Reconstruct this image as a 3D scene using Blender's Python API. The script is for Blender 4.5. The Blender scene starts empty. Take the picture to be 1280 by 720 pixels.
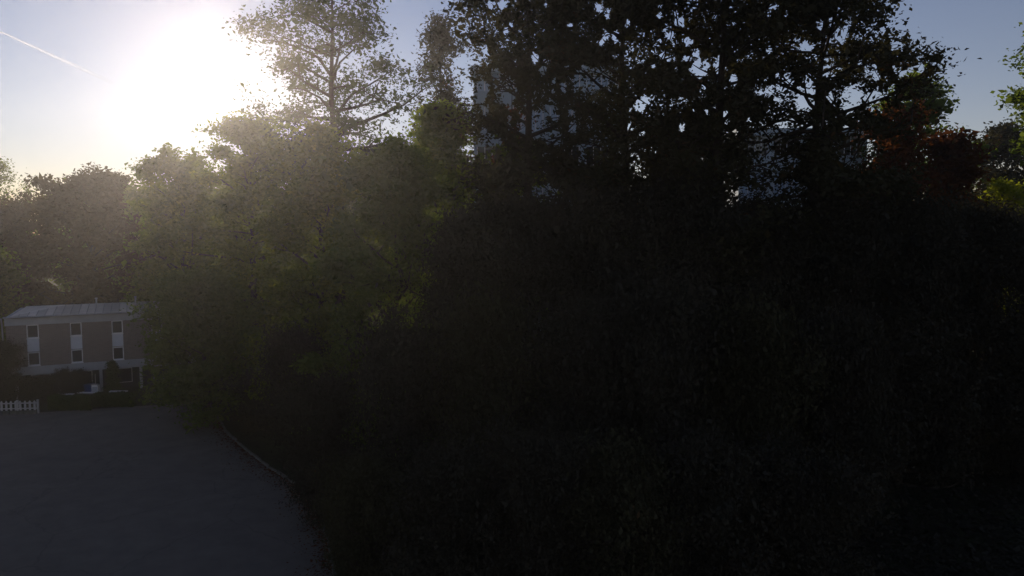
import bpy, bmesh, math, random
import numpy as np
from mathutils import Vector, Matrix

R = math.radians
sc = bpy.context.scene
COL = sc.collection

# ---------------------------------------------------------------- camera, sky, sun, exposure
CAM_H = 13.0
PITCH = R(4.45)
FPX = 900.0                       # focal length in pixels of a 1280 wide picture
cam_d = bpy.data.cameras.new('camera')
cam_d.sensor_width = 36.0
cam_d.lens = 36.0 * FPX / 1280.0
cam_d.clip_start = 0.1
cam_d.clip_end = 200000.0
cam = bpy.data.objects.new('camera', cam_d)
COL.objects.link(cam)
cam.location = (0, 0, CAM_H)
cam.rotation_euler = (R(90) - PITCH, 0, 0)
sc.camera = cam

SUN_AZ = R(-21.0)                 # measured from +Y, negative to the left
SUN_EL = R(13.2)
world = bpy.data.worlds.new('World')
sc.world = world
world.use_nodes = True
wn = world.node_tree.nodes
wn.clear()
wo = wn.new('ShaderNodeOutputWorld')
bg = wn.new('ShaderNodeBackground')
sky = wn.new('ShaderNodeTexSky')
sky.sky_type = 'NISHITA'
sky.sun_disc = False
sky.sun_elevation = SUN_EL
sky.sun_rotation = SUN_AZ
sky.altitude = 100
sky.air_density = 1.0
sky.dust_density = 0.02
sky.ozone_density = 0.9
bg.inputs['Strength'].default_value = 0.074
wb = wn.new('ShaderNodeMix')               # even white balance of the whole sky
wb.data_type = 'RGBA'
wb.blend_type = 'MULTIPLY'
wb.inputs['Factor'].default_value = 1.0
wb.inputs['B'].default_value = (1.13, 0.95, 1.06, 1)
world.node_tree.links.new(sky.outputs['Color'], wb.inputs['A'])
world.node_tree.links.new(wb.outputs['Result'], bg.inputs['Color'])
world.node_tree.links.new(bg.outputs['Background'], wo.inputs['Surface'])

sun_d = bpy.data.lights.new('sun', 'SUN')
sun_d.energy = 4.6
sun_d.angle = R(0.53)
sun_d.color = (1.0, 0.82, 0.66)
sun = bpy.data.objects.new('sun', sun_d)
COL.objects.link(sun)
sdir = Vector((math.sin(SUN_AZ) * math.cos(SUN_EL), math.cos(SUN_AZ) * math.cos(SUN_EL), math.sin(SUN_EL)))
sun.rotation_euler = sdir.to_track_quat('Z', 'Y').to_euler()

sc.view_settings.view_transform = 'Standard'
sc.view_settings.look = 'None'
sc.view_settings.exposure = 0.0
sc.view_settings.gamma = 1.0
sc.view_settings.use_curve_mapping = False
sc.cycles.max_bounces = 6
sc.cycles.diffuse_bounces = 3
sc.cycles.transmission_bounces = 4
sc.cycles.transparent_max_bounces = 16
sc.cycles.volume_bounces = 0
sc.cycles.use_denoising = True

HAZE_DENSITY = 0.00045
HAZE_G = 0.84

# ---------------------------------------------------------------- helpers
CP, SP = math.cos(PITCH), math.sin(PITCH)


def at(u, v, Y):
    """world point at distance Y seen in direction (u, v) of the 1280x720 picture"""
    a = (u - 640) / FPX
    b = (360 - v) / FPX
    t = Y / (CP + b * SP)
    return Vector((a * t, Y, CAM_H + t * (b * CP - SP)))


def gnd(u, v, z=0.0):
    a = (u - 640) / FPX
    b = (360 - v) / FPX
    t = (z - CAM_H) / (b * CP - SP)
    return Vector((a * t, t * (CP + b * SP), z))


def tag(o, label=None, cat=None, group=None, kind=None):
    if label: o['label'] = label
    if cat: o['category'] = cat
    if group: o['group'] = group
    if kind: o['kind'] = kind
    return o


def empty(name, loc=(0, 0, 0), rz=0.0):
    o = bpy.data.objects.new(name, None)
    COL.objects.link(o)
    o.location = loc
    o.rotation_euler = (0, 0, rz)
    return o


def link(name, me, mat, parent=None, loc=None):
    o = bpy.data.objects.new(name, me)
    COL.objects.link(o)
    if mat is not None and len(me.materials) == 0:
        me.materials.append(mat)
    if parent is not None:
        o.parent = parent
    if loc is not None:
        o.location = loc
    return o


class MB:
    def __init__(self):
        self.v = []
        self.f = []

    def box(self, x0, x1, y0, y1, z0, z1):
        n = len(self.v)
        self.v += [(x0, y0, z0), (x1, y0, z0), (x1, y1, z0), (x0, y1, z0), (x0, y0, z1), (x1, y0, z1), (x1, y1, z1), (x0, y1, z1)]
        self.f += [tuple(n + i for i in q) for q in ((0, 3, 2, 1), (4, 5, 6, 7), (0, 1, 5, 4), (1, 2, 6, 5), (2, 3, 7, 6), (3, 0, 4, 7))]
        return self

    def poly(self, pts):
        n = len(self.v)
        self.v += [tuple(p) for p in pts]
        self.f.append(tuple(range(n, n + len(pts))))
        return self

    def tube(self, pts, radii, sides=6, cap=True):
        pts = [Vector(p) for p in pts]
        n0 = len(self.v)
        m = len(pts)
        for i, p in enumerate(pts):
            d = (pts[min(i + 1, m - 1)] - pts[max(i - 1, 0)])
            d.normalize()
            a = d.cross(Vector((0.31, 0.95, 0.07)))
            if a.length < 1e-3:
                a = d.cross(Vector((1, 0, 0)))
            a.normalize()
            b = d.cross(a)
            for k in range(sides):
                t = 2 * math.pi * k / sides
                q = p + (a * math.cos(t) + b * math.sin(t)) * radii[i]
                self.v.append((q.x, q.y, q.z))
        for i in range(m - 1):
            for k in range(sides):
                k2 = (k + 1) % sides
                self.f.append((n0 + i * sides + k, n0 + i * sides + k2, n0 + (i + 1) * sides + k2, n0 + (i + 1) * sides + k))
        if cap:
            self.f.append(tuple(n0 + k for k in range(sides))[::-1])
            self.f.append(tuple(n0 + (m - 1) * sides + k for k in range(sides)))
        return self

    def mesh(self, name, smooth=False):
        me = bpy.data.meshes.new(name)
        me.from_pydata(self.v, [], self.f)
        if smooth:
            me.polygons.foreach_set('use_smooth', [True] * len(me.polygons))
        me.update()
        return me

    def build(self, name, mat, parent=None, smooth=False, loc=None):
        return link(name, self.mesh(name, smooth), mat, parent, loc)


# ---------------------------------------------------------------- materials
def new_mat(name):
    m = bpy.data.materials.new(name)
    m.use_nodes = True
    nt = m.node_tree
    nt.nodes.clear()
    out = nt.nodes.new('ShaderNodeOutputMaterial')
    return m, nt, out


def leaf_mat(name, c1, c2, c3=None, trans=0.35, seedscale=0.35):
    """leaf colours vary leaf by leaf and in larger patches; light passes through the blade"""
    m, nt, out = new_mat(name)
    N = nt.nodes.new
    L = nt.links.new
    geo = N('ShaderNodeNewGeometry')
    ramp = N('ShaderNodeValToRGB')
    ramp.color_ramp.elements[0].color = (*c1, 1)
    ramp.color_ramp.elements[1].color = (*c2, 1)
    if c3:
        e = ramp.color_ramp.elements.new(0.82)
        e.color = (*c2, 1)
        ramp.color_ramp.elements[2].color = (*c3, 1)
    co = N('ShaderNodeTexCoord')
    nz = N('ShaderNodeTexNoise')
    nz.inputs['Scale'].default_value = seedscale
    nz.inputs['Detail'].default_value = 2
    L(co.outputs['Object'], nz.inputs['Vector'])
    mx = N('ShaderNodeMath'); mx.operation = 'MULTIPLY_ADD'
    L(geo.outputs['Random Per Island'], mx.inputs[0])
    mx.inputs[1].default_value = 0.6
    ad = N('ShaderNodeMath'); ad.operation = 'MULTIPLY_ADD'
    L(nz.outputs['Fac'], ad.inputs[0]); ad.inputs[1].default_value = 1.2; ad.inputs[2].default_value = -0.4
    L(ad.outputs[0], mx.inputs[2])
    L(mx.outputs[0], ramp.inputs['Fac'])
    d = N('ShaderNodeBsdfDiffuse')
    t = N('ShaderNodeBsdfTranslucent')
    tc = N('ShaderNodeMix'); tc.data_type = 'RGBA'; tc.blend_type = 'MULTIPLY'
    tc.inputs['Factor'].default_value = 1.0
    L(ramp.outputs['Color'], tc.inputs['A'])
    tc.inputs['B'].default_value = (1.9, 1.75, 0.7, 1)
    L(ramp.outputs['Color'], d.inputs['Color'])
    L(tc.outputs['Result'], t.inputs['Color'])
    ms = N('ShaderNodeMixShader'); ms.inputs['Fac'].default_value = trans
    L(d.outputs[0], ms.inputs[1]); L(t.outputs[0], ms.inputs[2])
    L(ms.outputs[0], out.inputs['Surface'])
    return m


def surf(name, c1, c2=None, scale=4.0, rough=0.85, bump=0.0, detail=6, metallic=0.0, coord='Object'):
    m, nt, out = new_mat(name)
    N = nt.nodes.new
    L = nt.links.new
    p = N('ShaderNodeBsdfPrincipled')
    p.inputs['Roughness'].default_value = rough
    p.inputs['Metallic'].default_value = metallic
    p.inputs['Specular IOR Level'].default_value = 0.08 if rough > 0.94 else 0.4
    c2 = c2 or tuple(0.8 * x for x in c1)
    co = N('ShaderNodeTexCoord')
    nz = N('ShaderNodeTexNoise')
    nz.inputs['Scale'].default_value = scale
    nz.inputs['Detail'].default_value = detail
    nz.inputs['Roughness'].default_value = 0.65
    L(co.outputs[coord], nz.inputs['Vector'])
    r = N('ShaderNodeValToRGB')
    r.color_ramp.elements[0].position = 0.3
    r.color_ramp.elements[1].position = 0.7
    r.color_ramp.elements[0].color = (*c2, 1)
    r.color_ramp.elements[1].color = (*c1, 1)
    L(nz.outputs['Fac'], r.inputs['Fac'])
    L(r.outputs['Color'], p.inputs['Base Color'])
    if bump:
        b = N('ShaderNodeBump')
        b.inputs['Strength'].default_value = bump
        b.inputs['Distance'].default_value = 0.05
        L(nz.outputs['Fac'], b.inputs['Height'])
        L(b.outputs['Normal'], p.inputs['Normal'])
    L(p.outputs[0], out.inputs['Surface'])
    return m


def brick_mat():
    m, nt, out = new_mat('brick_wall')
    N = nt.nodes.new
    L = nt.links.new
    p = N('ShaderNodeBsdfPrincipled'); p.inputs['Roughness'].default_value = 0.9
    co = N('ShaderNodeTexCoord')
    mp = N('ShaderNodeMapping'); mp.inputs['Rotation'].default_value = (R(90), 0, 0)
    b = N('ShaderNodeTexBrick')
    b.inputs['Scale'].default_value = 1.0
    b.inputs['Brick Width'].default_value = 0.25
    b.inputs['Row Height'].default_value = 0.075
    b.inputs['Mortar Size'].default_value = 0.008
    b.inputs['Color1'].default_value = (0.17, 0.128, 0.118, 1)
    b.inputs['Color2'].default_value = (0.12, 0.09, 0.085, 1)
    b.inputs['Mortar'].default_value = (0.22, 0.21, 0.2, 1)
    L(co.outputs['Object'], mp.inputs['Vector'])
    L(mp.outputs[0], b.inputs['Vector'])
    L(b.outputs['Color'], p.inputs['Base Color'])
    L(p.outputs[0], out.inputs['Surface'])
    return m


def glass_mat(name, tint, rough=0.06):
    m, nt, out = new_mat(name)
    p = nt.nodes.new('ShaderNodeBsdfPrincipled')
    p.inputs['Base Color'].default_value = (*tint, 1)
    p.inputs['Roughness'].default_value = rough
    p.inputs['Specular IOR Level'].default_value = 0.8
    nt.links.new(p.outputs[0], out.inputs['Surface'])
    return m


M = {}
M['asphalt'] = surf('asphalt', (0.160, 0.136, 0.114), (0.115, 0.098, 0.082), 0.8, 0.9, 0.4, 14)
M['soil'] = surf('soil_and_grass', (0.045, 0.055, 0.022), (0.03, 0.026, 0.018), 0.5, 0.95, 0.5, 9)
M['path'] = surf('path_gravel', (0.17, 0.15, 0.13), (0.11, 0.10, 0.09), 3.0, 0.95, 0.3, 8)
M['kerb'] = surf('kerb_concrete', (0.13, 0.125, 0.12), (0.04, 0.045, 0.032), 3.0, 0.9, 0.2)
M['bark'] = surf('bark_grey_brown', (0.06, 0.048, 0.038), (0.03, 0.024, 0.02), 6.0, 0.95, 0.8)
M['bark_pine'] = surf('bark_pine', (0.045, 0.03, 0.022), (0.02, 0.015, 0.012), 5.0, 0.95, 0.8)
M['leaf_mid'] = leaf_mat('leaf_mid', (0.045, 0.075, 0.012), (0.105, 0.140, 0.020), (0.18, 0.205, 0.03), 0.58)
M['leaf_fresh'] = leaf_mat('leaf_fresh', (0.06, 0.10, 0.018), (0.115, 0.16, 0.03), (0.17, 0.20, 0.04), 0.55)
M['leaf_flare_brown'] = leaf_mat('leaf_flare_brown', (0.045, 0.036, 0.016), (0.080, 0.062, 0.026), None, 0.3)  # reddish-dark tint of the lens flare put into the far-left leaf colour
M['leaf_sunlit'] = leaf_mat('leaf_sunlit', (0.12, 0.15, 0.02), (0.20, 0.23, 0.03), None, 0.5)  # sunlight on the right-edge tree put into a brighter leaf colour
M['leaf_airy'] = leaf_mat('leaf_airy', (0.05, 0.085, 0.025), (0.10, 0.14, 0.038), None, 0.5)
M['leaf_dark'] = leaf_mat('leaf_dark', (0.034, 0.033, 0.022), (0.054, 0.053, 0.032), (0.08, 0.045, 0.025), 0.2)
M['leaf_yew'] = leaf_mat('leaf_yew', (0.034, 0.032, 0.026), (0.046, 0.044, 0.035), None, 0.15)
M['leaf_copper'] = leaf_mat('leaf_copper', (0.05, 0.018, 0.012), (0.10, 0.038, 0.018), (0.06, 0.06, 0.02), 0.35)
M['needle'] = leaf_mat('needle', (0.03, 0.045, 0.022), (0.06, 0.075, 0.032), None, 0.2)
M['hedge'] = leaf_mat('hedge_leaf', (0.03, 0.05, 0.014), (0.06, 0.085, 0.02), None, 0.25)
M['brick'] = brick_mat()
M['white'] = surf('white_render', (0.42, 0.43, 0.45), (0.33, 0.34, 0.36), 1.2, 0.8)
M['white_paint'] = surf('white_paint', (0.78, 0.78, 0.80), (0.66, 0.66, 0.68), 3.0, 0.6)
M['fence_paint'] = surf('weathered_fence_paint', (0.42, 0.42, 0.43), (0.28, 0.28, 0.28), 3.0, 0.7)
M['panel'] = surf('spandrel_panel', (0.62, 0.65, 0.71), (0.52, 0.55, 0.61), 1.5, 0.5)
M['roof'] = surf('roof_metal', (0.74, 0.68, 0.62), (0.56, 0.52, 0.47), 1.4, 0.45, 0, 6, 0.25)
def asphalt_detail(m):
    nt = m.node_tree
    N = nt.nodes.new; L = nt.links.new
    pb = [n_ for n_ in nt.nodes if n_.type == 'BSDF_PRINCIPLED'][0]
    src = pb.inputs['Base Color'].links[0].from_socket
    co = N('ShaderNodeTexCoord')
    w = N('ShaderNodeTexNoise'); w.inputs['Scale'].default_value = 1.5
    L(co.outputs['Object'], w.inputs['Vector'])
    ad = N('ShaderNodeMix'); ad.data_type = 'RGBA'; ad.blend_type = 'ADD'; ad.inputs['Factor'].default_value = .6
    L(co.outputs['Object'], ad.inputs['A']); L(w.outputs['Color'], ad.inputs['B'])
    vo = N('ShaderNodeTexVoronoi'); vo.feature = 'DISTANCE_TO_EDGE'; vo.inputs['Scale'].default_value = .16
    L(ad.outputs['Result'], vo.inputs['Vector'])
    mr = N('ShaderNodeMapRange'); mr.inputs['From Min'].default_value = 0; mr.inputs['From Max'].default_value = .009
    mr.inputs['To Min'].default_value = .78; mr.inputs['To Max'].default_value = 1
    L(vo.outputs['Distance'], mr.inputs['Value'])
    st = N('ShaderNodeTexNoise'); st.inputs['Scale'].default_value = .11; st.inputs['Detail'].default_value = 3
    L(co.outputs['Object'], st.inputs['Vector'])
    ms = N('ShaderNodeMapRange'); ms.inputs['From Min'].default_value = .35; ms.inputs['From Max'].default_value = .65
    ms.inputs['To Min'].default_value = .88; ms.inputs['To Max'].default_value = 1.06
    L(st.outputs['Fac'], ms.inputs['Value'])
    m1 = N('ShaderNodeMath'); m1.operation = 'MULTIPLY'; L(mr.outputs[0], m1.inputs[0]); L(ms.outputs[0], m1.inputs[1])
    mm = N('ShaderNodeMix'); mm.data_type = 'RGBA'; mm.blend_type = 'MULTIPLY'; mm.inputs['Factor'].default_value = 1
    L(src, mm.inputs['A']); L(m1.outputs[0], mm.inputs['B'])
    L(mm.outputs['Result'], pb.inputs['Base Color'])


asphalt_detail(M['asphalt'])
nt_ = M['roof'].node_tree
pb_ = [n_ for n_ in nt_.nodes if n_.type == 'BSDF_PRINCIPLED'][0]
src_ = pb_.inputs['Base Color'].links[0].from_socket
oi_ = nt_.nodes.new('ShaderNodeObjectInfo')
mr_ = nt_.nodes.new('ShaderNodeMapRange'); mr_.inputs['To Min'].default_value = 0.55; mr_.inputs['To Max'].default_value = 1.0
mm_ = nt_.nodes.new('ShaderNodeMix'); mm_.data_type = 'RGBA'; mm_.blend_type = 'MULTIPLY'; mm_.inputs['Factor'].default_value = 1.0
nt_.links.new(oi_.outputs['Random'], mr_.inputs['Value']); nt_.links.new(src_, mm_.inputs['A']); nt_.links.new(mr_.outputs[0], mm_.inputs['B'])
nt_.links.new(mm_.outputs['Result'], pb_.inputs['Base Color'])
M['seam'] = surf('roof_seam', (0.34, 0.31, 0.29), (0.26, 0.24, 0.22), 2.0, 0.5, 0, 4, 0.3)
M['dark'] = surf('dark_recess', (0.04, 0.04, 0.042), (0.03, 0.03, 0.032), 2.0, 0.9)
M['glass'] = glass_mat('window_glass', (0.03, 0.035, 0.04))
M['steel'] = surf('galvanised_steel', (0.35, 0.36, 0.38), (0.25, 0.26, 0.28), 3.0, 0.5, 0, 4, 0.6)
M['blue'] = surf('blue_plastic', (0.03, 0.06, 0.16), (0.02, 0.04, 0.12), 4.0, 0.5)
M['facade'] = surf('pale_concrete_facade', (0.36, 0.46, 0.54), (0.29, 0.38, 0.46), 0.6, 0.85)
M['facade_lo'] = surf('pale_render_facade', (0.50, 0.58, 0.62), (0.40, 0.48, 0.52), 0.6, 0.85)
M['blind'] = surf('window_blind', (0.40, 0.52, 0.64), (0.32, 0.42, 0.54), 1.0, 0.6)


# ---------------------------------------------------------------- foliage generators
# openings in the grove's canopy: (direction, size) in picture units, cut as rounded hollows out of each crown
OPEN = [(630, 112, 17, 24), (616, 188, 19, 22), (660, 158, 18, 16), (742, 98, 30, 17), (735, 194, 30, 18), (672, 243, 30, 13), (690, 172, 14, 11),
        (975, 182, 42, 30), (985, 244, 40, 20), (1070, 185, 26, 28), (930, 248, 14, 18), (955, 215, 22, 16), (604, 110, 9, 12),
        (900, 85, 9, 20), (955, 112, 18, 10), (980, 100, 11, 15), (1012, 122, 15, 15), (1050, 45, 11, 11), (1062, 125, 13, 22), (1088, 85, 10, 12),
        (1035, 90, 12, 11), (870, 75, 7, 22), (1120, 60, 9, 10), (1140, 90, 8, 8), (1095, 122, 10, 10), (838, 46, 6, 6), (575, 70, 10, 14), (580, 110, 10, 14)]
_r = random.Random(77)
for _ in range(130):
    _s = 3.0 + 4.5 * _r.random() ** 2
    OPEN.append((_r.uniform(585, 1150), _r.uniform(4, 175), _s, _s * _r.uniform(.8, 1.6)))


def carve(P, loc, rng):
    keep = np.ones(len(P), bool)
    Y = loc[1]
    Wp = P + np.array(loc)
    for (u, v, ru, rv) in OPEN:
        c = at(u, v, Y)
        k = Y / FPX
        d = np.sqrt(((Wp[:, 0] - c.x - (c.x / Y) * (Wp[:, 1] - Y)) / (ru * k)) ** 2 + ((Wp[:, 2] - c.z - ((c.z - CAM_H) / Y) * (Wp[:, 1] - Y)) / (rv * k)) ** 2 + ((Wp[:, 1] - Y) / 7.0) ** 4)
        keep &= rng.random(len(P)) < np.clip((d - .7) / .5, .13 if ru > 9 else .04, 1)
    return P[keep]


def leaves_mesh(name, P, rng, size, aspect=0.6, up=0.25, sizevar=0.35):
    n = len(P)
    nrm = rng.normal(size=(n, 3))
    nrm[:, 2] += up * np.sign(nrm[:, 2] + 1e-9) * 2
    nrm /= np.linalg.norm(nrm, axis=1)[:, None]
    ref = rng.normal(size=(n, 3))
    a = np.cross(nrm, ref)
    a /= np.linalg.norm(a, axis=1)[:, None] + 1e-9
    b = np.cross(nrm, a)
    s = size * np.exp(rng.normal(size=n) * sizevar)
    a *= (s * 0.5)[:, None]
    b *= (s * 0.5 * aspect)[:, None]
    bend = nrm * (s * 0.12)[:, None]
    V = np.empty((n, 4, 3))
    V[:, 0] = P - a - bend
    V[:, 1] = P - b + a * 0.15
    V[:, 2] = P + a - bend
    V[:, 3] = P + b + a * 0.15
    me = bpy.data.meshes.new(name)
    me.vertices.add(n * 4)
    me.vertices.foreach_set('co', V.reshape(-1).astype(np.float32))
    me.loops.add(n * 4)
    me.loops.foreach_set('vertex_index', np.arange(n * 4, dtype=np.int32))
    me.polygons.add(n)
    me.polygons.foreach_set('loop_start', np.arange(0, n * 4, 4, dtype=np.int32))
    me.update(calc_edges=True)
    return me


def shape_fn(kind, f):
    # f: 0 at the crown's foot, 1 at its top -> relative reach of a limb
    if kind == 'round':
        return max(0.12, math.sin(math.pi * (0.10 + 0.82 * f)) ** 0.7)
    if kind == 'egg':
        return max(0.12, math.sin(math.pi * (0.22 + 0.72 * f)) ** 0.8)
    if kind == 'cone':
        return max(0.06, (1 - f) ** 0.85 + 0.03)
    if kind == 'column':
        return max(0.2, min(1.0, 1.25 * (1 - f) ** 0.5))
    if kind == 'pine':
        return 0.55 + 0.45 * math.sin(math.pi * min(1, 0.15 + 0.85 * f))
    if kind == 'full':
        return max(0.25, 1 - 0.75 * max(0, f - 0.35) ** 1.5)
    return 1.0


def make_tree_meshes(name, h, rad, cb, kind, nleaf, lsize, seed, trunk_r=None, n1=34, n2=5, elev=(10, 45), clump=0.55, extra=None, lean=(0, 0), yscale=1.0, leaf_aspect=0.6, cut=None, wvar=.6):
    rng = np.random.default_rng(seed)
    rnd = random.Random(seed)
    trunk_r = trunk_r or h * 0.016
    mb = MB()
    K = 9
    tp = []
    wx = wy = 0.0
    for i in range(K):
        f = i / (K - 1)
        wx += rnd.gauss(0, 0.012) * h
        wy += rnd.gauss(0, 0.012) * h
        tp.append(Vector(((wx * 0.4 if i else 0) + lean[0] * f, (wy * 0.4 if i else 0) + lean[1] * f, h * 0.97 * f)))
    tr = [trunk_r * (1.25 if i == 0 else 1) * (1 - 0.93 * (i / (K - 1)) ** 1.1) for i in range(K)]
    tp[0].z = -0.25
    mb.tube(tp, tr, 8)

    def on_trunk(z):
        f = max(0, min(0.9999, z / (h * 0.97))) * (K - 1)
        i = int(f)
        return tp[i].lerp(tp[i + 1], f - i), tr[i] + (tr[i + 1] - tr[i]) * (f - i)
    pts = []
    wts = []
    phase = rnd.random() * 6.28
    for i in range(n1):
        f = (i + rnd.random()) / n1
        z = h * (cb + (0.98 - cb) * f)
        base, br = on_trunk(z)
        az = phase + i * 2.39996 + rnd.gauss(0, 0.25)
        ln = rad * shape_fn(kind, f) * (0.62 + 0.58 * rnd.random())
        e0, e1 = elev
        el = R(e0 + (e1 - e0) * f + rnd.gauss(0, 7))
        d = Vector((math.cos(az) * math.cos(el), math.sin(az) * math.cos(el) * yscale, math.sin(el)))
        q = [base]
        cur = base.copy()
        dd = d.copy()
        for k in range(4):
            dd = (dd + Vector((rnd.gauss(0, .13), rnd.gauss(0, .13), rnd.gauss(0.02 if e1 > 10 else -0.03, .08)))).normalized()
            cur = cur + dd * (ln / 4)
            if cur.z > h * 1.02:
                cur.z = h * (0.97 + 0.05 * rnd.random())
            q.append(cur.copy())
        r0 = min(br * 0.75, 0.028 * ln + 0.02)
        mb.tube(q, [r0 * (1 - 0.85 * k / 4) for k in range(5)], 5, False)
        pts.append(q[4]); wts.append(1.0)
        for j in range(n2):
            t = 0.3 + 0.7 * (j + rnd.random()) / n2
            s = min(3.999, t * 4)
            b0 = q[int(s)].lerp(q[int(s) + 1], s - int(s))
            l2 = ln * (0.22 + 0.22 * rnd.random()) + 0.25
            d2 = (dd * 0.5 + Vector((rnd.gauss(0, .7), rnd.gauss(0, .7), rnd.gauss(0.1, .4)))).normalized()
            mid = b0 + d2 * l2 * 0.55 + Vector((0, 0, rnd.gauss(0, 0.06) * l2))
            end = b0 + d2 * l2
            mb.tube([b0, mid, end], [r0 * 0.38, r0 * 0.25, r0 * 0.08], 4, False)
            pts += [mid, end]
            wts += [0.7, 1.0]
    if extra:
        for (q, r0, leafy) in extra:
            q = [Vector(p) for p in q]
            m = len(q) - 1
            mb.tube(q, [r0 * (1 - 0.8 * k / m) for k in range(m + 1)], 6, False)
            for k in range(1, m + 1):
                for _ in range(leafy):
                    pts.append(q[k] + Vector((rnd.gauss(0, .8), rnd.gauss(0, .8), rnd.gauss(0.3, .6))))
                    wts.append(0.8 * k / m)
    C = np.array([(p.x, p.y, p.z) for p in pts])
    W = np.array(wts) * np.exp(rng.normal(size=len(wts)) * wvar)
    idx = rng.choice(len(C), size=nleaf, p=W / W.sum())
    # the leaves of a clump lie in a flattened cloud about their twig
    P = C[idx] + rng.normal(size=(nleaf, 3)) * np.array([clump, clump, clump * 0.62])
    P = P[P[:, 2] > 0.15]
    if cut:
        P = carve(P, cut, rng)
    leaf = leaves_mesh(name + '_leaves', P, rng, lsize, leaf_aspect)
    wood = mb.mesh(name + '_wood', True)
    return wood, leaf


def add_tree(name, label, cat, loc, meshes, mat, bark='bark', group=None, rz=0.0, scale=1.0):
    root = empty(name, loc, rz)
    root.scale = (scale, scale, scale) if not isinstance(scale, tuple) else scale
    tag(root, label, cat, group)
    wood, leaf = meshes
    link('trunk', wood, M[bark], root)
    link('crown', leaf, M[mat], root)
    return root


def tree_px(name, label, cat, u, Y, vtop, hw, cb, kind, mat, nleaf, lsize, seed, group=None, bark='bark', cut=False, **kw):
    """a tree rooted at distance Y whose top shows at height vtop and whose crown is hw wide to each side"""
    p = at(u, vtop, Y)
    rad = hw / FPX * Y
    ms = make_tree_meshes(name, p.z, rad, cb, kind, nleaf, lsize, seed, cut=(p.x, Y, 0) if cut else None, **kw)
    return add_tree(name, label, cat, (p.x, Y, 0), ms, mat, bark, group)


# ---------------------------------------------------------------- ground, car park, kerb, paths
g = MB()
GX, GY = 60, 60
xs = np.linspace(-1, 1, GX + 1)
xs = np.sign(xs) * np.abs(xs) ** 3 * 3000
for j in range(GY):
    for i in range(GX):
        g.poly([(xs[i], xs[j], 0), (xs[i + 1], xs[j], 0), (xs[i + 1], xs[j + 1], 0), (xs[i], xs[j + 1], 0)])
gm = g.mesh('ground')
bmx = bmesh.new(); bmx.from_mesh(gm)
bmesh.ops.remove_doubles(bmx, verts=bmx.verts, dist=0.001)
bmx.to_mesh(gm); bmx.free()
tag(link('ground', gm, M['soil']), kind='structure')

edge_px = [(262, 503), (283, 541), (308, 563), (335, 584), (368, 604), (398, 640), (412, 680), (420, 730), (424, 830)]
edge = [gnd(u, v) for u, v in edge_px]
lot = MB()
far = [gnd(u, v) for u, v in [(-260, 527), (-60, 521), (60, 515), (165, 508), (262, 503)]]
poly = [Vector((p.x, p.y, 0.004)) for p in far] + [Vector((p.x, p.y, 0.004)) for p in edge[1:]]
poly += [Vector((-4, 8, 0.004)), Vector((-70, 8, 0.004)), Vector((-75, 40, 0.004))]
lot.poly([tuple(p) for p in poly][::-1])
tag(lot.build('car_park', M['asphalt']), kind='structure')

# kerb stones along the edge of the car park
kroot = tag(empty('kerb', tuple(edge[1])), kind='structure')
stone = MB()
bmk = bmesh.new()
bmesh.ops.create_cube(bmk, size=1.0)
bmesh.ops.scale(bmk, vec=(0.97, 0.13, 0.26), verts=bmk.verts)
bmesh.ops.bevel(bmk, geom=[e for e in bmk.edges], offset=0.02, segments=1, affect='EDGES')
km = bpy.data.meshes.new('kerb_stone'); bmk.to_mesh(km); bmk.free()
rk = random.Random(4)
for a, b in zip(edge[:-1], edge[1:]):
    L_ = (b - a).length
    n = max(1, int(L_ / 1.0))
    for i in range(n):
        p = a.lerp(b, (i + 0.5) / n)
        o = link('kerb_stone', km, M['kerb'], kroot)
        o.location = (p.x - edge[1].x + rk.gauss(0, .015), p.y - edge[1].y + rk.gauss(0, .015), rk.gauss(-0.01, .012))
        o.rotation_euler = (rk.gauss(0, .02), rk.gauss(0, .012), math.atan2(b.y - a.y, b.x - a.x) + rk.gauss(0, .02))
        o.scale = (L_ / n * rk.uniform(.9, .98), 1, rk.uniform(.85, 1.1))

# fallen leaves and grit gathered in the gutter
rng = np.random.default_rng(8)
lit_ = []
for a, b in zip(edge[:-1], edge[1:]):
    d_ = (b - a).normalized()
    nrm_ = Vector((d_.y, -d_.x, 0))
    if nrm_.x > 0: nrm_ = -nrm_
    for _ in range(int((b - a).length * 90)):
        q = a.lerp(b, rng.random()) + nrm_ * (.08 + rng.exponential(.35))
        lit_.append((q.x, q.y, .012 + .01 * rng.random()))
tag(link('leaf_litter', leaves_mesh('leaf_litter', np.array(lit_), rng, .1, .7, 3.0), M['leaf_copper']), 'brown fallen leaves gathered along the car park kerb', 'leaf litter', kind='stuff')

# gravel footpath at the foot of the grove, lower right
fp = [gnd(u, v) for u, v in [(1040, 520), (1140, 512), (1220, 508), (1340, 495), (1345, 511), (1240, 526), (1150, 530), (1040, 535)]]
m = MB(); m.poly([(p.x, p.y, 0.006) for p in fp][::-1])
tag(m.build('footpath', M['path']), kind='structure')
# paved entrance to the forecourt beside the low house
fp = [gnd(u, v) for u, v in [(205, 493), (300, 488), (262, 502.5), (212, 505)]]
m = MB(); m.poly([(p.x, p.y, 0.007) for p in fp][::-1])
tag(m.build('entrance_pavement', M['path']), kind='structure')

# ---------------------------------------------------------------- the low house at the left
HB = at(12, 500, 55.0); HB.z = 0
hdir = Vector((0.89, 0.456))
hrz = math.atan2(hdir.y, hdir.x)
house = tag(empty('low_house', HB, hrz), 'low brown brick hall with pale metal roof and tall window strips behind hedges', 'building')
LEN, DEP = 17.0, 8.4
EZ, FZ, PZ0, PZ1 = 6.5, 5.78, 1.85, 2.5
strips = [1.72, 4.62, 7.52, 10.42, 13.32, 16.2]
SW = 0.40
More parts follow.
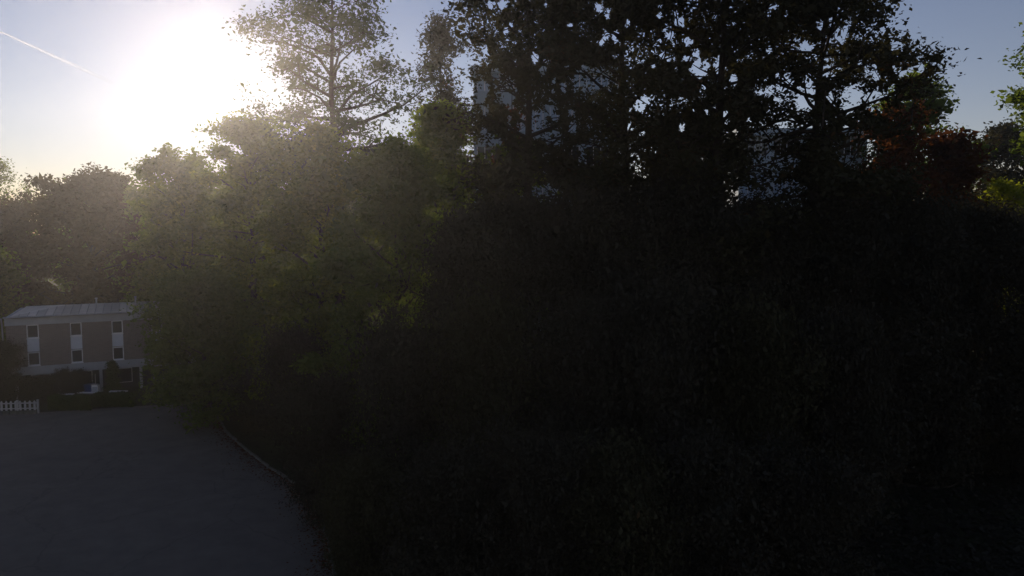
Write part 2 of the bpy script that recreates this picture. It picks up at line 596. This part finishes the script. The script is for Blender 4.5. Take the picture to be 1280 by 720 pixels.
# local axes: x along the facade, y into the house
xs_ = [0.0]
for s in strips:
    xs_ += [s - SW, s + SW]
xs_.append(LEN)
for i in range(0, len(xs_), 2):
    if xs_[i + 1] - xs_[i] > 0.05:
        MB().box(xs_[i], xs_[i + 1], 0.0, 0.3, PZ1, FZ).build('brick_panel', M['brick'], house)
MB().box(0.0, 0.3, 0.302, DEP, PZ1, FZ).build('side_wall', M['brick'], house)
MB().box(LEN - 0.3, LEN, 0.302, DEP, PZ1, FZ).build('side_wall', M['brick'], house)
MB().box(0.3, LEN - 0.3, DEP - 0.3, DEP, 0, FZ).build('back_wall', M['brick'], house)
MB().box(-0.06, LEN + 0.06, -0.08, DEP + 0.06, FZ, EZ - 0.1).build('fascia_band', M['white'], house)
MB().box(-0.03, LEN + 0.5, -0.05, DEP, PZ0, PZ1).build('plinth_band', M['white'], house)
MB().box(0.6, LEN - 0.1, 1.1, 1.4, 0, PZ0).build('recessed_ground_floor', M['dark'], house)  # shade of the recess put into this wall's dark colour
for x in (0.4, 3.2, 6.1, 9.0, 11.9, 14.8):
    MB().box(x, x + 0.22, 0.12, 0.34, 0, PZ0).build('column', M['white'], house)
for x in (1.4, 4.3, 7.2, 10.1):
    w = MB().box(x, x + 1.2, 1.05, 1.098, 0.5, 1.6).build('basement_window', M['glass'], house)
    f = MB().box(x - .06, x, 1.03, 1.098, .44, 1.66).box(x + 1.2, x + 1.26, 1.03, 1.098, .44, 1.66).box(x, x + 1.2, 1.03, 1.098, 1.6, 1.66).box(x, x + 1.2, 1.03, 1.098, .44, .5)
    f.build('frame', M['white'], w)


def casement(x, z0, z1, sash=0.07):
    r = MB().box(x - SW, x - SW + sash, 0.06, 0.16, z0, z1).box(x + SW - sash, x + SW, 0.06, 0.16, z0, z1)
    r.box(x - SW + sash, x + SW - sash, 0.06, 0.16, z1 - sash, z1).box(x - SW + sash, x + SW - sash, 0.06, 0.16, z0, z0 + sash)
    o = r.build('window', M['white_paint'], house)
    MB().box(x - SW + sash, x + SW - sash, 0.10, 0.12, z0 + sash, z1 - sash).build('pane', M['glass'], o)
    MB().box(x - SW - .03, x + SW + .03, -0.05, 0.058, z0 - 0.05, z0).build('sill', M['white_paint'], o)


for s in strips[:5] + [16.2]:
    casement(s, 4.72, FZ)
    MB().box(s - SW, s + SW, 0.04, 0.2, 3.66, 4.66).build('spandrel_panel', M['panel'], house)
    casement(s, PZ1 + 0.06, 3.6)
# hipped sheet-metal roof
OV = 0.3
rx0, rx1, ry0, ry1 = 0.35, LEN + OV, -OV, DEP + OV
rid0, rid1, ridy, RZ = 3.9, LEN - 3.4, DEP / 2 - .6, EZ + 0.42
rf = MB()
A, B_, C_, D_ = (rx0, ry0, EZ), (rx1, ry0, EZ), (rx1, ry1, EZ), (rx0, ry1, EZ)
E_, F_ = (rid0, ridy, RZ), (rid1, ridy, RZ)
rf.poly([A, B_, F_, E_]).poly([B_, C_, F_]).poly([C_, D_, E_, F_]).poly([D_, A, E_])
lo = lambda p: (p[0], p[1], EZ - 0.099)
rf.poly([lo(A), lo(B_), B_, A]).poly([lo(B_), lo(C_), C_, B_]).poly([lo(C_), lo(D_), D_, C_]).poly([lo(D_), lo(A), A, D_]).poly([lo(D_), lo(C_), lo(B_), lo(A)])
roof = rf.build('roof', M['roof'], house)
slope = (RZ - EZ) / (ridy - ry0)
n = 30
for i in range(1, n):
    x = rx0 + (rx1 - rx0) * i / n
    lim = 1.0
    if x < rid0: lim = (x - rx0) / (rid0 - rx0)
    if x > rid1: lim = (rx1 - x) / (rx1 - rid1)
    y1 = ry0 + (ridy - ry0) * lim
    z1 = EZ + slope * (y1 - ry0)
    s_ = MB()
    for dx in (0,):
        s_.v = [(x - .03, ry0, EZ - .01), (x + .03, ry0, EZ - .01), (x + .03, y1, z1 - .01), (x - .03, y1, z1 - .01),
                (x - .03, ry0, EZ + .06), (x + .03, ry0, EZ + .06), (x + .03, y1, z1 + .06), (x - .03, y1, z1 + .06)]
        s_.f = [(0, 3, 2, 1), (4, 5, 6, 7), (0, 1, 5, 4), (1, 2, 6, 5), (2, 3, 7, 6), (3, 0, 4, 7)]
    s_.build('standing_seam', M['seam'], roof)
def roof_y(x):
    lim = 1.0
    if x < rid0: lim = (x - rx0) / (rid0 - rx0)
    if x > rid1: lim = (rx1 - x) / (rx1 - rid1)
    return ry0 + (ridy - ry0) * lim
for i in range(n):
    xa, xb = rx0 + (rx1 - rx0) * i / n + .035, rx0 + (rx1 - rx0) * (i + 1) / n - .035
    q = [(xa, ry0 - .02), (xb, ry0 - .02), (xb, roof_y(xb)), (xa, roof_y(xa))]
    sh_ = MB()
    top = [(x, y, EZ + slope * (y - ry0) + .022 + .006 * rk.random()) for x, y in q]
    low = [(x, y, EZ + slope * (y - ry0) + .004) for x, y in q]
    sh_.poly(top)
    for k in range(4):
        sh_.poly([low[k], low[(k + 1) % 4], top[(k + 1) % 4], top[k]])
    sh_.build('roof_sheet', M['roof'], roof)
MB().tube([(-.1, ry0 - .07, EZ - .06), (rx1, ry0 - .07, EZ - .06)], [.07, .07], 8).build('gutter', M['steel'], house)
MB().tube([(-.22, -.35, EZ - .1), (-.2, -.14, EZ - .7), (-.2, -.12, 0)], [.055] * 3, 8).build('downpipe', M['steel'], house)
for x in (6.0, 8.9):
    MB().tube([(x, 2.4, EZ + .2), (x, 2.4, EZ + .95)], [.07, .07], 8).tube([(x, 2.4, EZ + .95), (x, 2.4, EZ + 1.02)], [.13, .1], 8).build('vent_pipe', M['steel'], roof)

# ---------------------------------------------------------------- the two blocks behind the grove


def block(name, label, u0, u1, vtop, Y, storeys, cols, mat, depth=12.0, winmat='glass', rz=0.0):
    a = at(u0, vtop, Y)
    b = at(u1, vtop, Y)
    W, H = b.x - a.x, a.z
    root = tag(empty(name, (a.x, Y, 0), rz), label, 'building')
    sh = H / storeys
    bay = W / cols
    MB().box(0, W, 0.32, depth, 0, H - 0.5).build('core_wall', M[mat], root)
    for s in range(storeys):
        z0, z1 = s * sh, s * sh + sh * 0.40
        MB().box(0, W, 0, 0.319, z0, z1).build('parapet_band', M[mat], root)
        for c in range(cols):
            x0, x1 = c * bay + 0.28, (c + 1) * bay - 0.28
            MB().box(x0 - .56 + (0.28 if c == 0 else 0), x0, 0.03, 0.319, z1, z0 + sh).build('pier', M[mat], root)
            nm = 4
            fr = MB()
            for k in range(nm + 1):
                xx = x0 + (x1 - x0 - .06) * k / nm
                fr.box(xx, xx + .06, .14, .22, z1, z0 + sh)
            w = fr.build('window', M['white_paint'], root)
            bay_pick = (s * 7 + c * 3) % 3  # chooses which bays have blinds
            for k in range(nm):
                xa = x0 + (x1 - x0 - .06) * k / nm + .06
                xb = x0 + (x1 - x0 - .06) * (k + 1) / nm
                MB().box(xa, xb, .17, .19, z1, z0 + sh).build('pane', M['blind' if bay_pick < 2 else winmat], w)
        MB().box(W - .28, W, 0.03, 0.319, z1, z0 + sh).build('pier', M[mat], root)
    MB().box(-.25, W + .25, -.25, depth + .25, H - .498, H + .1).build('roof_edge', M[mat], root)
    return root


block('office_block', 'tall pale blue-grey office block glimpsed behind the dark trees', 592, 775, 84, 64, 8, 4, 'facade')
block('apartment_block', 'lower pale grey block glimpsed behind the right-hand dark trunks', 925, 1085, 162, 62, 6, 4, 'facade_lo')

# ---------------------------------------------------------------- trees
DEC = dict(n1=50, n2=4, elev=(5, 55), wvar=.95)
# far left
tree_px('wispy_tree', 'thin wispy tree cut by the left picture edge on the skyline', 'tree', -4, 100, 205, 26, 0.35, 'egg', 'leaf_mid', 3200, .3, 11, clump=.6, n1=22, n2=4, elev=(20, 60))
tree_px('wispy_tree', 'small sparse half-bare tree on the skyline, second from the left edge', 'tree', 31, 98, 232, 16, 0.4, 'egg', 'leaf_mid', 1500, .3, 12, clump=.5, n1=18, n2=4, elev=(30, 70))
tree_px('broadleaf_tree', 'dark broad tree behind the left end of the low hall', 'tree', 2, 82, 266, 62, 0.12, 'round', 'leaf_flare_brown', 28000, .38, 13, clump=.52, **DEC)
tree_px('broadleaf_tree', 'round dome-topped dark tree rising behind the low hall roof', 'tree', 112, 76, 234, 74, 0.1, 'full', 'leaf_flare_brown', 42000, .36, 14, clump=.5, **DEC)
tree_px('broadleaf_tree', 'backlit leafy tree right of the dome-topped tree', 'tree', 222, 66, 212, 70, 0.1, 'full', 'leaf_mid', 40000, .33, 15, clump=.46, **DEC)
tree_px('broadleaf_tree', 'tall backlit tree whose top edges the sun glare', 'tree', 314, 58, 170, 86, 0.08, 'full', 'leaf_mid', 60000, .30, 16, clump=.44, **DEC)
tree_px('small_tree', 'low bushy tree hiding the right end of the low hall', 'tree', 252, 49, 362, 66, 0.12, 'full', 'leaf_airy', 42000, .24, 17, clump=.45, n1=50, n2=6, elev=(0, 60))
tree_px('broadleaf_tree', 'low dark tree at the left picture edge beside the hall corner', 'tree', -22, 64, 318, 40, .05, 'full', 'leaf_mid', 16000, .3, 38, clump=.6, **DEC)
# pine
PY = 50.0
pp = at(420, 0, PY)
loc = lambda u, v, dy=0.0: tuple(at(u, v, PY + dy) - Vector((pp.x, PY, 0)))
ex = [([loc(417, 182), loc(432, 160, -.5), loc(455, 152, -1), loc(478, 143, -1.2), loc(505, 131, -1), loc(532, 110, -1)], .17, 6),
      ([loc(416, 165), loc(424, 138, .5), loc(440, 118, 1), loc(462, 106, 1), loc(490, 88, 1.3)], .15, 7),
      ([loc(415, 100), loc(425, 78, 0), loc(442, 62, 0), loc(460, 58, 0)], .10, 5),
      ([loc(414, 95), loc(398, 72, 0), loc(375, 60, 0), loc(350, 52, 0), loc(328, 50, 0)], .12, 6),
      ([loc(415, 140), loc(400, 122, 0), loc(380, 112, 0), loc(352, 108, 0)], .11, 5),
      ([loc(413, 40), loc(395, 30, 0), loc(370, 18, 0), loc(348, 20, 0)], .10, 6),
      ([loc(416, 150), loc(395, 148, .4), loc(372, 140, .5), loc(345, 142, 0)], .10, 6)]
ms = make_tree_meshes('pine', 31.0, 4.3, 0.50, 'pine', 19000, .24, 18, wvar=.9, trunk_r=.5, n1=30, n2=5, elev=(-5, 25), clump=.55, extra=ex, leaf_aspect=.5)
add_tree('pine_tree', 'tall airy pine with bare trunk silhouetted beside the sun', 'tree', (pp.x, PY, 0), ms, 'needle', 'bark_pine')
tree_px('broadleaf_tree', 'dense tree filling the view below the pine', 'tree', 405, 46.5, 186, 80, 0.05, 'full', 'leaf_mid', 44000, .27, 19, clump=.42, **DEC)
tree_px('fresh_green_tree', 'fresh yellow-green sunlit tree right of the pine trunk', 'tree', 548, 52, 156, 62, 0.1, 'full', 'leaf_fresh', 36000, .27, 20, clump=.46, **DEC)
tree_px('broadleaf_tree', 'dark green tree standing before the yellow-green one', 'tree', 492, 40, 205, 88, 0.03, 'full', 'leaf_airy', 60000, .23, 21, clump=.42, **DEC)
tree_px('slim_dark_tree', 'slim dark-topped tree between pine and dark grove', 'tree', 545, 58, 22, 36, 0.35, 'column', 'leaf_dark', 11000, .26, 22, wvar=.9, clump=.5, n1=34, n2=5, elev=(10, 60))
# the dark grove
GR = dict(n1=44, n2=6, clump=.58, elev=(-5, 40), cut=True)
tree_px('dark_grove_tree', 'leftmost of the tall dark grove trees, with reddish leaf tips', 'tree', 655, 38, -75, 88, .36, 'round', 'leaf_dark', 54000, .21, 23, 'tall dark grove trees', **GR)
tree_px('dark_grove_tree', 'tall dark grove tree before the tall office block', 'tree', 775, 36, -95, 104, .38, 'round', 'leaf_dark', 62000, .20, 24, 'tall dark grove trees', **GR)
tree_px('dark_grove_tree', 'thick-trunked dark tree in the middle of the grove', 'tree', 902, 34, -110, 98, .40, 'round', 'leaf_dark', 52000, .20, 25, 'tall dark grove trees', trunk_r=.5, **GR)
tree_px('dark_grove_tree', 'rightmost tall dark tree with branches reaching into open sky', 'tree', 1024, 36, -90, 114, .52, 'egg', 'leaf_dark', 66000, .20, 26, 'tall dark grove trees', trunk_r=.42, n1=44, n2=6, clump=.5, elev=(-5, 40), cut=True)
# middle storey under the grove
MS = dict(n1=36, n2=6, clump=.5, elev=(0, 50), cut=True)
tree_px('understorey_tree', 'shaded tree under the left end of the dark grove', 'tree', 628, 42, 196, 62, .1, 'full', 'leaf_mid', 26000, .27, 27, 'shaded trees under the grove', **MS)
tree_px('copper_tree', 'copper-leaved small tree low against the tall office block', 'tree', 640, 50, 130, 30, .3, 'egg', 'leaf_copper', 7000, .28, 28, n1=26, n2=5, clump=.5, elev=(10, 50), cut=True)
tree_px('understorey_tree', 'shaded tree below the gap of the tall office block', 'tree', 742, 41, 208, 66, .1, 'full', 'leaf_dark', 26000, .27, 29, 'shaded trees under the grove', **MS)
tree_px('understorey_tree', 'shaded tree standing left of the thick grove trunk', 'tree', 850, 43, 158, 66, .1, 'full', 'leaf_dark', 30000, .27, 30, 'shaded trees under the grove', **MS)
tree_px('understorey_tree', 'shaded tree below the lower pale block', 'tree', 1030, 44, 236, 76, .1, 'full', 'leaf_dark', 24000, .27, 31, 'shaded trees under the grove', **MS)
# right-hand side
tree_px('airy_tree', 'airy light green tree right of the dark grove', 'tree', 1150, 60, 104, 62, .25, 'egg', 'leaf_airy', 16000, .34, 32, n1=34, n2=5, clump=.6, elev=(10, 50))
tree_px('copper_tree', 'reddish copper-leaved tree below the airy green tree', 'tree', 1118, 52, 158, 58, .08, 'full', 'leaf_copper', 32000, .28, 33, n1=40, n2=6, clump=.6, elev=(5, 50), cut=True)
tree_px('copper_tree', 'reddish copper-leaved tree at the low right skyline', 'tree', 1184, 54, 184, 46, .08, 'full', 'leaf_copper', 24000, .34, 34, n1=40, n2=6, clump=.6, elev=(5, 50))
tree_px('broadleaf_tree', 'dark green flat-topped tree at the right skyline', 'tree', 1268, 78, 176, 70, .08, 'full', 'leaf_dark', 30000, .38, 35, n1=40, n2=6, clump=.7, elev=(5, 50))
tree_px('fresh_green_tree', 'small bright yellow-green tree at the right edge', 'tree', 1251, 58, 236, 35, .25, 'round', 'leaf_sunlit', 11000, .26, 36, n1=30, n2=5, clump=.35, elev=(5, 50))
tree_px('airy_tree', 'light green tree cut by the right picture edge', 'tree', 1342, 46, -10, 52, .62, 'egg', 'leaf_airy', 18000, .28, 37, n1=36, n2=5, clump=.5, elev=(5, 50))

# evergreen yews and shrubs in the shade below: four shapes, repeated
yews = [make_tree_meshes('yew%d' % k, 10.0, 3.4, .02, 'full', 56000, .14, 50 + k, n1=60, n2=7, clump=.40, elev=(5, 60), trunk_r=.22) for k in range(3)]
shr = [make_tree_meshes('shrub%d' % k, 4.0, 2.6, .02, 'round', 38000, .11, 60 + k, n1=46, n2=6, clump=.32, elev=(10, 65), trunk_r=.08) for k in range(3)]


def place(name, label, cat, proto, u, Y, vtop, hw, mat, group, base_h, base_r, rz):
    p = at(u, vtop, Y)
    s = hw / FPX * Y / base_r
    return add_tree(name, label, cat, (p.x, Y, 0), proto, mat, 'bark', group, rz, (s, s, p.z / base_h))


yw = [(585, 35, 292, 74), (668, 34, 284, 78), (762, 34.5, 276, 80), (856, 33.5, 262, 84), (950, 34, 286, 82), (1045, 35, 284, 84), (1135, 36, 276, 80), (1216, 38, 288, 74), (1300, 37, 300, 72)]
nm = ['first', 'second', 'third', 'fourth', 'fifth', 'sixth', 'seventh', 'eighth', 'last']
for i, (u, Y, v, hw) in enumerate(yw):
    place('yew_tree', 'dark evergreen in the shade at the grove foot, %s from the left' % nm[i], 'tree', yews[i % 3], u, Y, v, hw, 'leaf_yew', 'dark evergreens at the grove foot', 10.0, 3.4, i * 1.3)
sr = [(508, 30, 455, 80), (610, 29, 430, 84), (716, 28.5, 440, 88), (826, 28, 428, 90), (936, 28.5, 440, 88), (1040, 29.5, 448, 80)]
for i, (u, Y, v, hw) in enumerate(sr):
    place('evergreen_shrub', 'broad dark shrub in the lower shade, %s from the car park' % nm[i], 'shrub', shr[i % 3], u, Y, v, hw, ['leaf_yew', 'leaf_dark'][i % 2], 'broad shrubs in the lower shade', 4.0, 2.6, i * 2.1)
sf = [(470, 24.5, 610, 62), (560, 23.5, 600, 80), (668, 23, 590, 86), (780, 22.5, 598, 88), (892, 23, 592, 88), (1000, 23.5, 604, 82)]
for i, (u, Y, v, hw) in enumerate(sf):
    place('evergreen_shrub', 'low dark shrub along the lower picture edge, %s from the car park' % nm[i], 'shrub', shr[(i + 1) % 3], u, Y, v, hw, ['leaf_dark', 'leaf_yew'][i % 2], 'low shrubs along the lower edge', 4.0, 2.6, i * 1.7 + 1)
place('roadside_shrub', 'rounded green shrub overhanging the car park kerb', 'shrub', shr[0], 404, 31.5, 510, 50, 'leaf_airy', None, 4.0, 2.6, .6)
place('roadside_shrub', 'dark low shrub right of the kerb in the shade of the bushy tree', 'shrub', shr[1], 330, 46, 478, 46, 'leaf_mid', None, 4.0, 2.6, 2.6)
place('roadside_shrub', 'dark shrub between the kerb and the dense tree', 'shrub', shr[2], 372, 42, 440, 52, 'leaf_mid', None, 4.0, 2.6, 1.2)

place('roadside_shrub', 'low dark shrub at the kerb bend by the lower picture edge', 'shrub', shr[1], 446, 27, 596, 46, 'leaf_yew', None, 4.0, 2.6, 4.2)
# the wood that closes the view behind everything
bgt = [make_tree_meshes('backtree%d' % k, 18.0, 6.5, .06, 'full', 24000, .5, 80 + k, n1=40, n2=6, clump=.95, elev=(5, 55)) for k in range(2)]
bw = [(-130, 95, 16), (-112, 88, 18), (-95, 96, 17), (-82, 84, 17), (-60, 103, 18), (-40, 108, 19), (-22, 104, 18), (-5, 108, 18), (12, 104, 17), (30, 108, 17), (48, 104, 17), (64, 103, 17), (80, 106, 19), (96, 100, 18),
      (-70, 92, 16), (-50, 95, 17), (-37, 97, 17), (-28, 95, 16), (-14, 96, 16), (-2, 93, 16), (8, 96, 16), (-62, 86, 14), (-37.5, 83, 15)]  # last tree added to block sun flecks on the car park
for i, (x, y, h) in enumerate(bw):
    add_tree('background_tree', 'tree of the wood closing the view behind the grove and hall', 'tree', (x, y, 0), bgt[i % 2], 'leaf_mid', 'bark', 'trees of the wood behind', i * 1.1, h / 18.0)

# ---------------------------------------------------------------- the front garden of the hall


def clump_box(name, label, cat, u0, u1, v, h, dep, seed, mat='hedge', n=9000, ls=.12):
    a = gnd(u0, v)
    b = gnd(u1, v)
    root = tag(empty(name, a), label, cat)
    L_ = (b - a).length
    rng = np.random.default_rng(seed)
    P = rng.random((n, 3)) * np.array([L_, dep, h])
    q = rng.random(n)
    P[:, 1] = np.where(q < .55, rng.random(n) ** 2 * dep * .3, P[:, 1])
    P[:, 2] = np.where(q > .75, h - rng.random(n) ** 2 * h * .25, P[:, 2])
    P[:, 2] += .06 * np.sin(P[:, 0] * 3.1 + seed) + rng.normal(size=n) * .04
    P[:, 2] = np.abs(P[:, 2]) + .03
    root.rotation_euler = (0, 0, math.atan2(b.y - a.y, b.x - a.x))
    link('foliage', leaves_mesh('hedge_leaves', P, rng, ls), M[mat], root)
    st = MB()
    k = max(3, int(L_ / .5))
    for i in range(k):
        x = L_ * (i + .5) / k
        st.tube([(x, dep / 2, -.05), (x + .05, dep / 2, h * .5), (x - .04, dep / 2 + .03, h * .85)], [.03, .022, .01], 5)
    st.build('stems', M['bark'], root)
    return root


clump_box('hedge', 'clipped hedge right of the white fence, left of two', 'hedge', 60, 113, 513.5, .95, .8, 1)
clump_box('hedge', 'clipped hedge before the hall, right of two', 'hedge', 116, 166, 509, .9, .8, 2)
clump_box('hedge', 'taller dark hedge behind the white fence', 'hedge', 24, 62, 503, 1.75, 1.2, 3, 'leaf_dark', 12000, .16)
place('garden_shrub', 'dark shrub at the left picture edge behind the fence', 'shrub', shr[1], 2, 53.5, 441, 26, 'leaf_dark', None, 4.0, 2.6, 0.4)
place('garden_shrub', 'rounded shrub before the middle window strip of the hall', 'shrub', shr[2], 101, 55.2, 469, 13, 'hedge', None, 4.0, 2.6, 1.4)
place('garden_shrub', 'small shrub left of the middle window strip', 'shrub', shr[0], 79, 54.6, 469, 10, 'hedge', None, 4.0, 2.6, 2.4)
ccone = make_tree_meshes('cone_conifer', 3.6, .62, .03, 'cone', 9000, .12, 71, n1=50, n2=4, clump=.14, elev=(-5, 30), trunk_r=.07)
cpos = at(139, 453, 55.6)
add_tree('cone_conifer', 'small cone-shaped conifer before the right window strip', 'conifer', (cpos.x, 55.6, 0), ccone, 'hedge', scale=cpos.z / 3.6)
for k, (u0, u1, v) in enumerate([(71, 90, 492.5), (97, 118, 490.5), (137, 157, 489)]):
    a = at(u0, v, 54.3 + k * .35); b = at(u1, v, 54.3 + k * .35)
    w = tag(empty('garden_wall', (a.x, a.y, 0)), ['short garden wall with pale coping behind the left hedge', 'short garden wall with pale coping beside the white box', 'short garden wall with pale coping at the cone conifer'][k], 'wall', 'garden wall segments before the hall')
    MB().box(0, b.x - a.x, 0, .24, -.1, a.z - .07).build('wall', M['brick'], w)
    MB().box(-.04, b.x - a.x + .04, -.04, .28, a.z - .07, a.z).build('coping', M['white_paint'], w)
# pale box at the foot of a thin pole, dark blue bin beside it
p = at(120, 490, 54.9)
bx = tag(empty('utility_box', (p.x, p.y, 0)), 'pale utility box with a thin pole before the hall', 'utility box')
zt = at(120, 481, 54.9).z
MB().box(-.24, .24, -.15, .15, 0, zt).build('cabinet', M['white_paint'], bx)
MB().box(-.27, .27, -.18, .18, zt, zt + .05).build('lid', M['steel'], bx)
MB().box(-.19, .19, -.165, -.151, .2, zt - .12).build('door', M['white'], bx)
MB().tube([(0, 0, zt + .05), (0, 0, zt + .85)], [.03, .03], 8).build('pole', M['steel'], bx)
p = at(112, 488, 55.1)
bn = tag(empty('refuse_bin', (p.x, p.y, 0)), 'dark blue bin left of the pale utility box', 'bin')
zt = at(112, 481, 55.1).z
b_ = MB()
b_.v = [(-.2, -.22, .05), (.2, -.22, .05), (.2, .22, .05), (-.2, .22, .05), (-.27, -.3, zt), (.27, -.3, zt), (.27, .3, zt), (-.27, .3, zt)]
b_.f = [(0, 3, 2, 1), (4, 5, 6, 7), (0, 1, 5, 4), (1, 2, 6, 5), (2, 3, 7, 6), (3, 0, 4, 7)]
b_.build('bin_body', M['blue'], bn)
MB().box(-.29, .29, -.33, .32, zt + .002, zt + .07).build('lid', M['blue'], bn)
for sx in (-.18, .18):
    MB().tube([(sx - .03, .25, .08), (sx + .03, .25, .08)], [.08, .08], 10).build('wheel', M['dark'], bn)
p = at(60, 474, 54.6)
po = tag(empty('garden_post', (p.x, p.y, 0)), 'thin pale post at the right end of the dark hedge', 'post')
MB().tube([(0, 0, -.1), (0, 0, p.z)], [.045, .04], 8).build('shaft', M['white_paint'], po)
MB().tube([(0, 0, p.z), (0, 0, p.z + .08)], [.07, .03], 8).build('cap', M['white_paint'], po)

# white fence on a low block wall
fa, fb = gnd(-30, 519), gnd(47, 517)
fr = tag(empty('picket_fence', fa, math.atan2(fb.y - fa.y, fb.x - fa.x)), 'low white picket fence on a block base at the car park edge', 'fence')
FL = (fb - fa).length
blk = MB().box(-.2, .2, -.11, .11, 0, .26).mesh('block')
nb = int(FL / .42)
rb = random.Random(9)
for i in range(nb):
    link('block', blk, M['kerb'], fr, ((i + .5) * FL / nb, rb.gauss(0, .012), rb.gauss(-.01, .01)))
pk = MB()
pk.v = [(-.07, -.02, 0), (.07, -.02, 0), (.07, .02, 0), (-.07, .02, 0), (-.07, -.02, .62), (.07, -.02, .62), (.07, .02, .62), (-.07, .02, .62), (0, -.02, .7), (0, .02, .7)]
pk.f = [(0, 3, 2, 1), (0, 1, 5, 8, 4), (2, 3, 7, 9, 6), (1, 2, 6, 5), (3, 0, 4, 7), (5, 6, 9, 8), (7, 4, 8, 9)]
pk = pk.mesh('picket')
npk = int(FL / .31)
for i in range(npk):
    o = link('picket', pk, M['fence_paint'], fr, ((i + .5) * FL / npk, -.03, .28))
    o.rotation_euler = (0, rb.gauss(0, .02), 0)
for z in (.36, .74):
    MB().box(0, FL, -.008, .04, z, z + .08).build('rail', M['fence_paint'], fr)
for i in range(4):
    x = FL * i / 3
    MB().box(x - .06, x + .06, .042, .16, -.1, 1.0).build('post', M['fence_paint'], fr)

# ---------------------------------------------------------------- ivy and weeds on the ground in the grove
rng = np.random.default_rng(5)
cv = []
while len(cv) < 26000:
    u, v = rng.uniform(300, 1330), rng.uniform(500, 735)
    p = gnd(u, v)
    ln_ = edge_px
    eu = np.interp(v, [q[1] for q in ln_], [q[0] for q in ln_])
    if u < eu + 9 or (u > 1030 and 500 < v < 537 and rng.random() < .93):
        continue
    if u < 1000 and rng.random() < .7:
        continue
    cv.append((p.x, p.y, abs(rng.normal()) * .09 + .02 + .12 * max(0, math.sin(p.x * 1.3) * math.sin(p.y * .9))))
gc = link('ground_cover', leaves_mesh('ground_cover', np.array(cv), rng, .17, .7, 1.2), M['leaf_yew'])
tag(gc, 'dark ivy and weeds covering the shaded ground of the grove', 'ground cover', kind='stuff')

# ---------------------------------------------------------------- contrail high above, far behind everything


def contrail(name, label, p0, p1, Y, width, dens, seed):
    a, b = at(*p0, Y), at(*p1, Y * 1.05)
    m, nt, out = new_mat(name + '_ice')
    N = nt.nodes.new; L = nt.links.new
    co = N('ShaderNodeTexCoord')
    sep = N('ShaderNodeSeparateXYZ'); L(co.outputs['Generated'], sep.inputs[0])
    nz = N('ShaderNodeTexNoise'); nz.inputs['Scale'].default_value = 30; nz.inputs['Detail'].default_value = 4
    L(co.outputs['Generated'], nz.inputs['Vector'])
    fade = N('ShaderNodeMapRange'); fade.inputs['From Min'].default_value = 1.0; fade.inputs['From Max'].default_value = 0.35
    L(sep.outputs['X'], fade.inputs['Value'])
    mu = N('ShaderNodeMath'); mu.operation = 'MULTIPLY'
    L(fade.outputs[0], mu.inputs[0]); L(nz.outputs['Fac'], mu.inputs[1])
    mu2 = N('ShaderNodeMath'); mu2.operation = 'MULTIPLY'; mu2.inputs[1].default_value = dens
    L(mu.outputs[0], mu2.inputs[0])
    tr = N('ShaderNodeBsdfTransparent'); tl = N('ShaderNodeBsdfTranslucent'); tl.inputs['Color'].default_value = (.9, .9, .9, 1)
    mix = N('ShaderNodeMixShader')
    L(mu2.outputs[0], mix.inputs[0]); L(tr.outputs[0], mix.inputs[1]); L(tl.outputs[0], mix.inputs[2])
    L(mix.outputs[0], out.inputs['Surface'])
    n = 40
    rnd = random.Random(seed)
    pts, rad = [], []
    for i in range(n + 1):
        f = i / n
        q = a.lerp(b, f) - a
        q.z += rnd.gauss(0, width * .08)
        pts.append(q); rad.append(width * .5 * (.7 + f * 1.6) * (.9 + .2 * rnd.random()))
    o = MB().tube(pts, rad, 10, False).build(name, m, None, True)
    o.location = a
    tag(o, label, 'contrail')


contrail('contrail', 'thin white contrail slanting down across the upper left sky', (-30, 26), (142, 104), 40000, 105, .33, 1)

# ---------------------------------------------------------------- the air: a volume added for sun glow and veiling glare
hz = MB().box(-150, 120, -25, 118, -1.2, 33)
m, nt, out = new_mat('glare_haze_air')
pv = nt.nodes.new('ShaderNodeVolumePrincipled')
pv.inputs['Color'].default_value = (0.95, 0.95, 0.95, 1)
pv.inputs['Density'].default_value = HAZE_DENSITY
pv.inputs['Anisotropy'].default_value = HAZE_G
nt.links.new(pv.outputs[0], out.inputs['Volume'])
tag(hz.build('glare_haze', m), kind='stuff')
